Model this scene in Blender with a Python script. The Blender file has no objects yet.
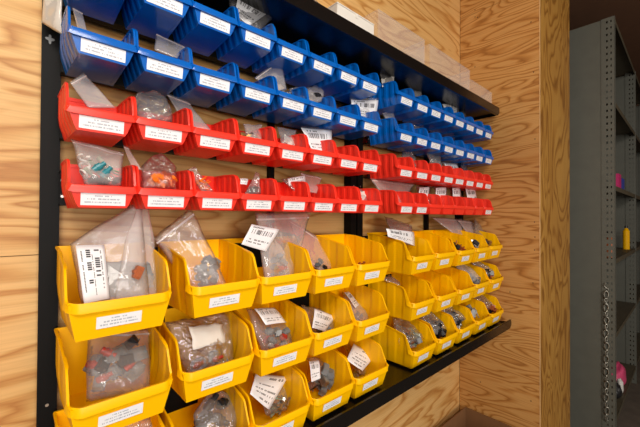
import bpy, bmesh, math, random
from mathutils import Vector, Matrix, noise
R = random.Random(7)
C = bpy.context.scene.collection
sc = bpy.context.scene

# ------------------------------------------------------------------ camera
F_PX, TH, PI_, RO = 336.78, .8334, .0098, .0055
WY, CZ = -.9105, 1.40          # camera stands .91 m in front of the plywood wall
fwd_h = Vector((math.cos(TH), math.sin(TH), 0)); right = Vector((math.sin(TH), -math.cos(TH), 0))
fwd = fwd_h * math.cos(PI_) + Vector((0, 0, 1)) * math.sin(PI_)
up = Vector((0, 0, 1)) * math.cos(PI_) - fwd_h * math.sin(PI_)
cr = right * math.cos(RO) + up * math.sin(RO)
cu = up * math.cos(RO) - right * math.sin(RO)
cam = bpy.data.cameras.new('camera'); cam_o = bpy.data.objects.new('camera', cam); C.objects.link(cam_o)
m = Matrix((cr, cu, -fwd)).transposed().to_4x4(); m.translation = Vector((0, WY, CZ)); cam_o.matrix_world = m
cam.sensor_width = 36; cam.lens = F_PX / 640 * 36; cam.clip_start = .02
sc.camera = cam_o

def at(px, py, Y):
    """point of the room seen at a pixel, Y metres out from the camera along the wall's normal"""
    u, v = px - 320, py - 213.5
    c, s = math.cos(RO), math.sin(RO)
    a, b = c * u + s * v, -s * u + c * v
    d = fwd + right * (a / F_PX) + up * (-b / F_PX)
    return Vector((0, WY, CZ)) + d * (Y / d.y)

def W(X, Y, Z): return Vector((X, WY + Y, CZ + Z))

# ------------------------------------------------------------------ materials
def srgb(r, g, b):
    f = lambda c: (c / 255 / 12.92) if c / 255 <= .04045 else ((c / 255 + .055) / 1.055) ** 2.4
    return (f(r), f(g), f(b), 1)

def newmat(name):
    m = bpy.data.materials.new(name); m.use_nodes = True
    nt = m.node_tree; b = nt.nodes['Principled BSDF']
    return m, nt, b
def plain(name, col, rough=.5, metal=0, bump=0, bscale=200, spec=.5, var=0):
    m, nt, b = newmat(name)
    b.inputs['Base Color'].default_value = col; b.inputs['Roughness'].default_value = rough
    b.inputs['Metallic'].default_value = metal; b.inputs['Specular IOR Level'].default_value = spec
    tc = nt.nodes.new('ShaderNodeTexCoord')
    n = nt.nodes.new('ShaderNodeTexNoise'); n.inputs['Scale'].default_value = bscale; n.inputs['Detail'].default_value = 3
    nt.links.new(tc.outputs['Object'], n.inputs['Vector'])
    if bump:
        bp = nt.nodes.new('ShaderNodeBump'); bp.inputs['Strength'].default_value = bump; bp.inputs['Distance'].default_value = .002
        nt.links.new(n.outputs['Fac'], bp.inputs['Height']); nt.links.new(bp.outputs['Normal'], b.inputs['Normal'])
    if var:
        n2 = nt.nodes.new('ShaderNodeTexNoise'); n2.inputs['Scale'].default_value = 14
        nt.links.new(tc.outputs['Object'], n2.inputs['Vector'])
        r = nt.nodes.new('ShaderNodeValToRGB'); r.color_ramp.elements[0].position = .3; r.color_ramp.elements[1].position = .7
        r.color_ramp.elements[0].color = [c * (1 - var) for c in col[:3]] + [1]; r.color_ramp.elements[1].color = [min(1, c * (1 + var)) for c in col[:3]] + [1]
        nt.links.new(n2.outputs['Fac'], r.inputs['Fac']); nt.links.new(r.outputs['Color'], b.inputs['Base Color'])
    return m

def plywood(name, axis='H', light=(226, 172, 98), mid=(207, 146, 72), dark=(168, 104, 42), seed=0, rings=7, offs=(0, 0, 0), sx_=1.1, sy_=6.5, dist=.35):
    """rotary-cut plywood: wandering contour bands along the grain, fine fibre and a few knots"""
    m, nt, b = newmat(name); N, L = nt.nodes.new, nt.links.new
    tc = N('ShaderNodeTexCoord'); mp = N('ShaderNodeMapping'); mp.inputs['Location'].default_value = offs
    L(tc.outputs['Object'], mp.inputs['Vector'])
    sep = N('ShaderNodeSeparateXYZ'); L(mp.outputs['Vector'], sep.inputs[0])
    hsum = N('ShaderNodeMath'); hsum.operation = 'ADD'; L(sep.outputs['X'], hsum.inputs[0]); L(sep.outputs['Y'], hsum.inputs[1])
    cmb = N('ShaderNodeCombineXYZ')
    if axis == 'H': L(hsum.outputs[0], cmb.inputs['X']); L(sep.outputs['Z'], cmb.inputs['Y'])
    else: L(sep.outputs['Z'], cmb.inputs['X']); L(hsum.outputs[0], cmb.inputs['Y'])
    cmb.inputs['Z'].default_value = seed
    def sc_noise(sx, sy, detail, dist=0, w=0):
        mm = N('ShaderNodeMapping'); mm.inputs['Scale'].default_value = (sx, sy, 1); mm.inputs['Location'].default_value = (w, w * 1.7, w)
        L(cmb.outputs[0], mm.inputs['Vector'])
        n = N('ShaderNodeTexNoise'); n.inputs['Scale'].default_value = 1; n.inputs['Detail'].default_value = detail
        n.inputs['Roughness'].default_value = .42; n.inputs['Distortion'].default_value = dist
        L(mm.outputs[0], n.inputs['Vector']); return n.outputs['Fac']
    big = sc_noise(sx_, sy_, 2.0, dist)
    ml = N('ShaderNodeMath'); ml.operation = 'MULTIPLY'; L(big, ml.inputs[0]); ml.inputs[1].default_value = rings * 2.0
    ed = sc_noise(14, 90, 3, 0, 3.1)
    m2 = N('ShaderNodeMath'); m2.operation = 'MULTIPLY_ADD'; L(ed, m2.inputs[0]); m2.inputs[1].default_value = .28; L(ml.outputs[0], m2.inputs[2])
    fr = N('ShaderNodeMath'); fr.operation = 'FRACT'; L(m2.outputs[0], fr.inputs[0])
    rp = N('ShaderNodeValToRGB'); cr_ = rp.color_ramp
    cr_.elements[0].position = 0; cr_.elements[0].color = srgb(*light)
    cr_.elements[1].position = 1; cr_.elements[1].color = srgb(*light)
    for p, c in ((.40, light), (.62, mid), (.80, dark), (.90, mid)):
        e = cr_.elements.new(p); e.color = srgb(*c)
    L(fr.outputs[0], rp.inputs['Fac'])
    fib = sc_noise(5, 260, 4, 0, 9.2)
    mx = N('ShaderNodeMix'); mx.data_type = 'RGBA'; mx.blend_type = 'MULTIPLY'; mx.inputs['Factor'].default_value = .35
    fr2 = N('ShaderNodeValToRGB'); fr2.color_ramp.elements[0].position = .3; fr2.color_ramp.elements[0].color = (.62, .5, .36, 1)
    fr2.color_ramp.elements[1].position = .6; fr2.color_ramp.elements[1].color = (1, 1, 1, 1)
    L(fib, fr2.inputs['Fac']); L(rp.outputs['Color'], mx.inputs['A']); L(fr2.outputs['Color'], mx.inputs['B'])
    tone = sc_noise(1.3, 2.2, 1, 0, 21)
    tr = N('ShaderNodeValToRGB'); tr.color_ramp.elements[0].position = .35; tr.color_ramp.elements[0].color = (.82, .74, .62, 1)
    tr.color_ramp.elements[1].position = .62; tr.color_ramp.elements[1].color = (1, 1, 1, 1)
    L(tone, tr.inputs['Fac'])
    mx2 = N('ShaderNodeMix'); mx2.data_type = 'RGBA'; mx2.blend_type = 'MULTIPLY'; mx2.inputs['Factor'].default_value = .7
    L(mx.outputs['Result'], mx2.inputs['A']); L(tr.outputs['Color'], mx2.inputs['B'])
    # knots
    vo = N('ShaderNodeTexVoronoi'); vo.inputs['Scale'].default_value = 1; vo.inputs['Randomness'].default_value = 1
    mk = N('ShaderNodeMapping'); mk.inputs['Scale'].default_value = (1.6, 3.2, 1); L(cmb.outputs[0], mk.inputs['Vector']); L(mk.outputs[0], vo.inputs['Vector'])
    kr = N('ShaderNodeValToRGB'); kr.color_ramp.elements[0].position = .012; kr.color_ramp.elements[0].color = (.25, .12, .05, 1)
    kr.color_ramp.elements[1].position = .05; kr.color_ramp.elements[1].color = (1, 1, 1, 1)
    L(vo.outputs['Distance'], kr.inputs['Fac'])
    mx3 = N('ShaderNodeMix'); mx3.data_type = 'RGBA'; mx3.blend_type = 'MULTIPLY'; mx3.inputs['Factor'].default_value = .8
    L(mx2.outputs['Result'], mx3.inputs['A']); L(kr.outputs['Color'], mx3.inputs['B'])
    L(mx3.outputs['Result'], b.inputs['Base Color']); b.inputs['Roughness'].default_value = .55
    bp = N('ShaderNodeBump'); bp.inputs['Strength'].default_value = .15; bp.inputs['Distance'].default_value = .001
    L(fib, bp.inputs['Height']); L(bp.outputs['Normal'], b.inputs['Normal'])
    return m

M = {}
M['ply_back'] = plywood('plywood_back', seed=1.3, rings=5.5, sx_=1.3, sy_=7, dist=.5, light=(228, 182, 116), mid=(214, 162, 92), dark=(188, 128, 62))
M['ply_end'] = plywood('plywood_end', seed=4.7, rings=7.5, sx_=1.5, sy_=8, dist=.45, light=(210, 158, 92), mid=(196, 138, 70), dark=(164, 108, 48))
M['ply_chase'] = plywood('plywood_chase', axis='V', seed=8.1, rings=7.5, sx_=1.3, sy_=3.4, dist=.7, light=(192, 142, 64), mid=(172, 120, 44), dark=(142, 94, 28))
M['ply_edge'] = plain('plywood_edge', srgb(222, 176, 120), .7, var=.15)
M['yellow'] = plain('yellow_plastic', srgb(255, 192, 0), .36, bump=.06, bscale=350, spec=.22)
M['red'] = plain('red_plastic', srgb(250, 56, 38), .36, bump=.06, bscale=350, spec=.4)
M['blue'] = plain('blue_plastic', srgb(2, 98, 190), .2, bump=.03, bscale=350, spec=.6)
M['black'] = plain('black_powder_coat', srgb(11, 10, 9), .5, bump=.12, bscale=500, spec=.12)
M['shelf_black'] = plain('black_gloss_coat', srgb(15, 13, 12), .24, bump=.08, bscale=300, spec=.45)
M['bolt'] = plain('zinc_bolt', srgb(200, 195, 185), .3, 1)
M['steel'] = plain('grey_painted_steel', srgb(98, 99, 90), .5, bump=.05, bscale=120, var=.05)
M['steel_dark'] = plain('dark_steel_shelf', srgb(84, 76, 58), .6, var=.1)
M['chain'] = plain('galvanised_chain', srgb(190, 188, 176), .35, .9)
M['ceiling'] = plain('brown_ceiling', srgb(120, 84, 60), .8, var=.05)
M['wall_far'] = plain('brown_far_wall', srgb(112, 82, 60), .8, var=.06)
M['floor'] = plain('concrete_floor', srgb(105, 95, 84), .7, var=.15, bump=.2, bscale=30)
M['card'] = plain('cardboard', srgb(128, 88, 52), .8, var=.06, bump=.1, bscale=90)
M['white_card'] = plain('white_cardboard', srgb(222, 216, 206), .6, var=.02)
M['grey_part'] = plain('grey_plastic_part', srgb(132, 134, 134), .4, bump=.1, bscale=60, var=.15)
M['dark_part'] = plain('black_plastic_part', srgb(34, 34, 36), .35, bump=.1, bscale=60)
M['red_part'] = plain('red_rubber_part', srgb(190, 62, 44), .45)
M['orange_part'] = plain('orange_plastic_part', srgb(245, 125, 30), .4)
M['green_part'] = plain('pale_green_part', srgb(150, 165, 140), .4, var=.2)
M['teal_part'] = plain('teal_plastic_part', srgb(40, 130, 140), .35)
M['brown_part'] = plain('brown_plastic_part', srgb(172, 92, 48), .4)
M['brass_part'] = plain('brass_part', srgb(205, 170, 110), .3, .8)
M['silver_part'] = plain('tinned_metal_part', srgb(190, 188, 184), .28, .9)
M['white_part'] = plain('white_plastic_part', srgb(225, 222, 215), .4)
M['magenta'] = plain('magenta_print', srgb(200, 40, 110), .5); M['navy'] = plain('navy_print', srgb(50, 70, 160), .5)
M['pink'] = plain('pink_plastic', srgb(225, 80, 125), .4)

def film(name, col=(.9, .86, .84), haze=.16, gloss=.10, scale=38, tint=(1, 1, 1), strength=.9, fk=.5):
    """thin polythene: mostly clear, a little milky, crinkled sheen"""
    m = bpy.data.materials.new(name); m.use_nodes = True; nt = m.node_tree; nt.nodes.clear(); N, L = nt.nodes.new, nt.links.new
    out = N('ShaderNodeOutputMaterial'); tr = N('ShaderNodeBsdfTransparent'); tr.inputs['Color'].default_value = (*tint, 1)
    df = N('ShaderNodeBsdfDiffuse'); df.inputs['Color'].default_value = (*col, 1)
    gl = N('ShaderNodeBsdfAnisotropic'); gl.inputs['Roughness'].default_value = .09
    tc = N('ShaderNodeTexCoord'); n = N('ShaderNodeTexNoise'); n.inputs['Scale'].default_value = scale; n.inputs['Detail'].default_value = 3; n.inputs['Distortion'].default_value = 2.2
    L(tc.outputs['Object'], n.inputs['Vector'])
    bp = N('ShaderNodeBump'); bp.inputs['Strength'].default_value = strength; bp.inputs['Distance'].default_value = .012; L(n.outputs['Fac'], bp.inputs['Height'])
    L(bp.outputs['Normal'], gl.inputs['Normal'])
    a = N('ShaderNodeMixShader'); a.inputs[0].default_value = haze; L(tr.outputs[0], a.inputs[1]); L(df.outputs[0], a.inputs[2])
    fr = N('ShaderNodeFresnel'); fr.inputs['IOR'].default_value = 1.45; L(bp.outputs['Normal'], fr.inputs['Normal'])
    ad = N('ShaderNodeMath'); ad.operation = 'MULTIPLY_ADD'; ad.inputs[1].default_value = fk; ad.inputs[2].default_value = gloss; ad.use_clamp = True; L(fr.outputs[0], ad.inputs[0])
    b = N('ShaderNodeMixShader'); L(ad.outputs[0], b.inputs[0]); L(a.outputs[0], b.inputs[1]); L(gl.outputs[0], b.inputs[2])
    L(b.outputs[0], out.inputs['Surface']); return m
M['film'] = film('clear_polythene', (.92, .88, .86), haze=.13, gloss=.03, scale=16, strength=.6)
M['film_milky'] = film('milky_polythene', (.90, .84, .82), haze=.26, gloss=.02, scale=9, strength=.45, fk=.35)
M['film_pink'] = film('pinkish_polythene', (.88, .72, .68), haze=.32, gloss=.02, scale=8, strength=.4, fk=.3)
M['film_crisp'] = film('crumpled_polythene', (.95, .9, .86), haze=.14, gloss=.12, scale=26, strength=1, fk=.6)
M['film_thick'] = film('thick_milky_polythene', (.80, .72, .62), haze=.74, gloss=.04, scale=10, strength=.5, fk=.3)
M['acrylic'] = film('clear_acrylic', (.98, .92, .86), haze=.12, gloss=.0, scale=3, strength=.08, fk=.2)
M['zip'] = plain('zip_seal', srgb(228, 214, 208), .35)

def uvmask_mat(name, kind, base=(240, 240, 242), ink=(150, 154, 166)):
    """paper with small print: grey lines of type, or black bars, laid out over the sheet's own UVs"""
    m, nt, b = newmat(name); N, L = nt.nodes.new, nt.links.new
    uv = N('ShaderNodeUVMap'); sp = N('ShaderNodeSeparateXYZ'); L(uv.outputs[0], sp.inputs[0])
    def mth(op, a, b_=None, c=None, clamp=False):
        x = N('ShaderNodeMath'); x.operation = op; x.use_clamp = clamp
        for i, v in enumerate((a, b_, c)):
            if v is None: continue
            if isinstance(v, (int, float)): x.inputs[i].default_value = v
            else: L(v, x.inputs[i])
        return x.outputs[0]
    U, V = sp.outputs['X'], sp.outputs['Y']
    oi = N('ShaderNodeObjectInfo')
    def hsh(val, salt):
        w = N('ShaderNodeTexWhiteNoise'); w.noise_dimensions = '2D'; c = N('ShaderNodeCombineXYZ'); L(val, c.inputs[0]); L(mth('ADD', oi.outputs['Random'], salt), c.inputs[1]); L(c.outputs[0], w.inputs['Vector']); return w.outputs['Value']
    total = None
    def add(x):
        nonlocal total
        total = x if total is None else mth('MAXIMUM', total, x)
    def band(v, a, b_): return mth('MULTIPLY', mth('GREATER_THAN', v, a), mth('LESS_THAN', v, b_))
    def text(v0, v1, u0, u1, n, dens=.3, salt=0, a=U, c=V):
        cell = mth('FLOOR', mth('MULTIPLY', a, n)); h = hsh(cell, salt + v0)
        sub = mth('FRACT', mth('MULTIPLY', a, n)); add(mth('MULTIPLY', mth('MULTIPLY', band(c, v0, v1), band(a, u0, u1)), mth('MULTIPLY', mth('GREATER_THAN', h, dens), mth('LESS_THAN', sub, .72))))
    if kind == 'card':
        text(.72, .82, .30, .68, 50); text(.46, .58, .14, .86, 64); text(.20, .32, .08, .92, 70)
    elif kind == 'bar':
        text(.58, .80, .12, .88, 46, .42); text(.30, .36, .10, .9, 34); text(.18, .23, .10, .7, 34); text(.86, .92, .1, .5, 20)
    elif kind == 'bar_side':
        for a, b_ in ((.60, .78), (.30, .46)): text(a, b_, .30 if a > .5 else .25, .92, 26, .42, a=V, c=U)
        text(.82, .86, .2, .9, 30, a=V, c=U); text(.12, .17, .15, .9, 40, a=V, c=U); text(.50, .53, .1, .9, 40, a=V, c=U)
    elif kind == 'lines':
        text(.80, .88, .45, .92, 30); text(.56, .60, .2, .75, 26); text(.38, .43, .08, .9, 34); text(.25, .30, .2, .9, 30); text(.10, .15, .4, .9, 24)
    mx = N('ShaderNodeMix'); mx.data_type = 'RGBA'; mx.inputs['A'].default_value = srgb(*base); mx.inputs['B'].default_value = srgb(*ink)
    L(total, mx.inputs['Factor']); L(mx.outputs['Result'], b.inputs['Base Color']); b.inputs['Roughness'].default_value = .42
    return m
M['print_card'] = uvmask_mat('printed_card', 'card')
M['print_bar'] = uvmask_mat('printed_barcode', 'bar', ink=(40, 40, 44))
M['print_side'] = uvmask_mat('printed_barcode_sideways', 'bar_side', ink=(40, 40, 44))
M['print_lines'] = uvmask_mat('printed_lines', 'lines', ink=(70, 66, 66))

# ------------------------------------------------------------------ mesh helpers
def link(name, me, mat, parent=None):
    o = bpy.data.objects.new(name, me); C.objects.link(o)
    if mat is not None: me.materials.append(mat)
    if parent is not None: o.parent = parent
    return o
def build(name, bm, mat, parent=None, smooth=False, weld=False):
    if weld: bmesh.ops.remove_doubles(bm, verts=bm.verts, dist=1e-5)
    bmesh.ops.recalc_face_normals(bm, faces=bm.faces)
    me = bpy.data.meshes.new(name); bm.to_mesh(me); bm.free()
    if smooth:
        for p in me.polygons: p.use_smooth = True
    return link(name, me, mat, parent)
def box(bm, x0, x1, y0, y1, z0, z1, bev=0, rot=None, pivot=None):
    g = bmesh.ops.create_cube(bm, size=1)['verts']
    for v in g: v.co = Vector(((x0 + x1) / 2 + v.co.x * (x1 - x0), (y0 + y1) / 2 + v.co.y * (y1 - y0), (z0 + z1) / 2 + v.co.z * (z1 - z0)))
    if bev:
        es = list({e for v in g for e in v.link_edges}); r = bmesh.ops.bevel(bm, geom=es, offset=bev, segments=2, affect='EDGES')
        g = list({v for f in r['faces'] for v in f.verts} | {v for v in g if v.is_valid})
    if rot is not None:
        bmesh.ops.rotate(bm, verts=g, cent=pivot or Vector(((x0 + x1) / 2, (y0 + y1) / 2, (z0 + z1) / 2)), matrix=rot)
    return g
def cyl(bm, p0, p1, r, n=12, r2=None):
    p0, p1 = Vector(p0), Vector(p1); d = p1 - p0
    g = bmesh.ops.create_cone(bm, cap_ends=True, segments=n, radius1=r, radius2=r if r2 is None else r2, depth=d.length)['verts']
    q = Vector((0, 0, 1)).rotation_difference(d.normalized()).to_matrix().to_4x4(); q.translation = (p0 + p1) / 2
    bmesh.ops.transform(bm, matrix=q, verts=g); return g
def tube(bm, pts, r, n=8, closed=False):
    pts = [Vector(p) for p in pts]; rings = []
    N_ = len(pts)
    for i, p in enumerate(pts):
        a = pts[(i - 1) % N_] if (closed or i) else p; b_ = pts[(i + 1) % N_] if (closed or i < N_ - 1) else p
        t = (b_ - a).normalized(); ref = Vector((0, 0, 1)) if abs(t.z) < .9 else Vector((1, 0, 0))
        s = t.cross(ref).normalized(); w = t.cross(s)
        rings.append([bm.verts.new(p + (s * math.cos(2 * math.pi * k / n) + w * math.sin(2 * math.pi * k / n)) * r) for k in range(n)])
    for i in range(N_ if closed else N_ - 1):
        A, B = rings[i], rings[(i + 1) % N_]
        for k in range(n): bm.faces.new((A[k], A[(k + 1) % n], B[(k + 1) % n], B[k]))
    if not closed: bm.faces.new(rings[0]); bm.faces.new(rings[-1][::-1])
def empty(name, loc, rz=0):
    o = bpy.data.objects.new(name, None); C.objects.link(o); o.location = loc; o.rotation_euler = (0, 0, rz); o.empty_display_size = .02; return o
def tag(o, label=None, cat=None, group=None, kind=None):
    if label: 
        o['label'] = label
        if len(label.split()) > 16 or len(label.split()) < 4: print('LABEL LENGTH', len(label.split()), label)
    if cat: o['category'] = cat
    if group: o['group'] = group
    if kind: o['kind'] = kind
    return o
def structure(name, bm, mat, parent=None):
    o = build(name, bm, mat, parent)
    if parent is None: o['kind'] = 'structure'
    return o
def shade_auto(o, ang=35):
    me = o.data; bm = bmesh.new(); bm.from_mesh(me)
    for f in bm.faces: f.smooth = True
    for e in bm.edges: e.smooth = len(e.link_faces) == 2 and e.calc_face_angle(0) < math.radians(ang)
    bm.to_mesh(me); bm.free()

# ------------------------------------------------------------------ the room
XE, XO, YO = 1.9326, 2.568, .506
T = .012
bm = bmesh.new()                                     # back wall: lower and upper sheet with a fine joint
zj = CZ - .082
for x0, x1 in ((-1.6, XE + .0),):
    box(bm, x0, x1, 0, T, 0, zj - .0008); box(bm, x0, x1, 0, T, zj + .0008, 2.85)
structure('wall_back', bm, M['ply_back'])
bm = bmesh.new(); box(bm, -1.6, 5.2, T + .001, T + .02, 0, 2.85); structure('wall_backing', bm, M['wall_far'])
bm = bmesh.new()                                     # end wall, two sheets with a joint above the rack
zs = CZ + 1.167
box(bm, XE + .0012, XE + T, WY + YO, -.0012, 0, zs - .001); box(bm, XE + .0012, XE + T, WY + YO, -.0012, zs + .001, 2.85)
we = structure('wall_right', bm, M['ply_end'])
nails = [at(531, 22, 1), at(533.5, 72, 1)]
bm = bmesh.new()
for px, py in ((531, 22), (533.5, 72), (535, 139), (534.5, 222), (535, 237), (534.5, 250), (533, 283), (480.5, 382), (531, 401), (475, 10), (475, 17), (477.5, 17.2), (475, 67), (510, 292)):
    u = at(px, py, 1.) - Vector((0, WY, CZ)); p = Vector((0, WY, CZ)) + u * ((XE + .0012) / u.x)
    cyl(bm, p + Vector((.002, 0, 0)), p - Vector((.0006, 0, 0)), .0028, 8)
build('nail_head', bm, M['dark_part'], we)
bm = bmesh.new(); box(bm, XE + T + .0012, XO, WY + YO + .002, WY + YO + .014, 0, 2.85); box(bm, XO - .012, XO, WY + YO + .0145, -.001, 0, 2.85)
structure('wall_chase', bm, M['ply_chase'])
bm = bmesh.new(); box(bm, XE + .0005, XE + T + .0005, WY + YO - .0015, WY + YO, 0, 2.85); structure('trim_1', bm, M['ply_edge'])
bm = bmesh.new(); box(bm, -1.6, 5.2, -3.6, .03, -.05, 0); structure('floor', bm, M['floor'])
bm = bmesh.new(); box(bm, -1.6, 5.2, -3.6, .03, 2.86, 2.9); structure('ceiling', bm, M['ceiling'])
bm = bmesh.new(); box(bm, 5.2, 5.25, -3.6, .03, 0, 2.86); structure('wall_far', bm, M['wall_far'])

# ------------------------------------------------------------------ bin rack
def make_rack(x0, x1, straps, label, name='bin_rack'):
    r = empty(name, W(x0, .905, -.56)); tag(r, label, 'bin rack', 'black bin racks bolted to the plywood wall')
    o = r.location
    def L_(bm): bmesh.ops.translate(bm, verts=bm.verts, vec=-o); return bm
    for a, b_ in ((x0, x0 + .032), (x1 - .032, x1)):
        bm = bmesh.new()
        s = 1 if a == x0 else -1
        box(bm, a, b_, WY + .873, WY + .876, CZ - .545, CZ + .553)                # front flange
        xo_ = (b_ - .003, b_) if s == 1 else (a, a + .003)
        box(bm, xo_[0], xo_[1], WY + .876, WY + .909, CZ - .545, CZ + .553)             # return flange
        post = build('post', L_(bm), M['black'], r)
        bm = bmesh.new()
        for z in ((-.382,) if a < .1 else (-.36, .12)):
            cyl(bm, W((a + b_) / 2, .8735, z), W((a + b_) / 2, .8715, z), .0030, 8)
        build('bolt', L_(bm), M['bolt'], post)
    for X in straps:
        bm = bmesh.new(); box(bm, X, X + .015, WY + .886, WY + .905, CZ - .54, CZ + .553); build('strap', L_(bm), M['black'], r)
    for z0, hgt in ((.422, .07), (.288, .07), (.154, .07), (.020, .07), (-.150, .075), (-.316, .075), (-.482, .075)):
        bm = bmesh.new()
        yr = .8475 if z0 > 0 else .859
        box(bm, x0 + .030, x1 - .030, WY + yr, WY + yr + .003, CZ + z0, CZ + z0 + hgt)
        box(bm, x0 + .030, x1 - .030, WY + yr + .003, WY + .874, CZ + z0 + hgt - .003, CZ + z0 + hgt)
        box(bm, x0 + .030, x1 - .030, WY + yr + .003, WY + .874, CZ + z0, CZ + z0 + .003)
        rail = build('rail', L_(bm), M['black'], r)
        bm = bmesh.new()
        for X in (x0 + .034, x1 - .034):
            for z in (z0 + .018, z0 + hgt - .020): cyl(bm, W(X, yr + .0005, z), W(X, yr - .0018, z), .0028, 8)
        build('bolt', L_(bm), M['bolt'], rail)
    bm = bmesh.new(); box(bm, x0 + .032, x1 - .032, WY + .893, WY + .897, CZ + .50, CZ + .552); build('shelf_shade_strip', L_(bm), M['black'], r)  # black strip standing in for the top shelf's shadow above the blue bins
    return r
make_rack(.037, .984, (.594,), 'left black steel bin rack, its left post standing free on bare plywood')
make_rack(.990, 1.900, (1.53,), 'right black steel bin rack reaching to the plywood corner')

def make_shelf(name, deck, lip0, lip1, ylip, x0, x1, label, group):
    r = empty(name, W(x0, .905, deck)); tag(r, label, 'shelf', group); o = r.location
    def L_(bm): bmesh.ops.translate(bm, verts=bm.verts, vec=-o); return bm
    bm = bmesh.new(); box(bm, x0, x1, WY + ylip + .0025, WY + (.903 if deck > 0 else .872), CZ + deck - .0025, CZ + deck)
    build('deck', L_(bm), M['shelf_black'], r)
    bm = bmesh.new(); pl = [(x0 + .010, lip1), (x0, lip1 - .010), (x0, lip0 + .014), (x0 + .014, lip0), (x1 - .014, lip0), (x1, lip0 + .014), (x1, lip1 - .010), (x1 - .010, lip1)]
    fa = [bm.verts.new(W(a, ylip, b_)) for a, b_ in pl]; fb = [bm.verts.new(W(a, ylip + .0025, b_)) for a, b_ in pl]
    bm.faces.new(fa); bm.faces.new(fb[::-1])
    for i in range(8): bm.faces.new((fa[i], fa[(i + 1) % 8], fb[(i + 1) % 8], fb[i]))
    box(bm, x0 + .014, x1 - .014, WY + ylip, WY + ylip + .012, CZ + lip0 - .0025, CZ + lip0); box(bm, x0, x1, WY + ylip, WY + ylip + .008, CZ + lip1 - .002, CZ + lip1)
    e = build('front_lip', L_(bm), M['shelf_black'], r); bv = e.modifiers.new('b', 'BEVEL'); bv.width = .001; bv.segments = 2
    for x in (x0, x1 - .0025):
        bm = bmesh.new()
        a = [(WY + ylip + .003, CZ + lip1 - .010), (WY + ylip + .003, CZ + lip0 + .016), (WY + ylip + .02, CZ + deck - .012), (WY + .87, CZ + deck - .012), (WY + .87, CZ + deck + .002), (WY + ylip + .05, CZ + deck + .004)]
        f1 = [bm.verts.new((x, y, z)) for y, z in a]; f2 = [bm.verts.new((x + .0025, y, z)) for y, z in a]
        bm.faces.new(f1); bm.faces.new(f2[::-1])
        for i in range(len(a)): bm.faces.new((f1[i], f1[(i + 1) % len(a)], f2[(i + 1) % len(a)], f2[i]))
        build('end_cap', L_(bm), M['shelf_black'], r)
    return r
make_shelf('top_shelf', .5560, .543, .583, .680, .042, 1.9, 'black steel shelf along the top of the bin racks', 'black steel shelves on the bin racks')
make_shelf('bottom_shelf', -.5460, -.562, -.523, .622, .042, 1.9, 'black steel shelf under the lowest row of yellow bins', 'black steel shelves on the bin racks')

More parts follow.
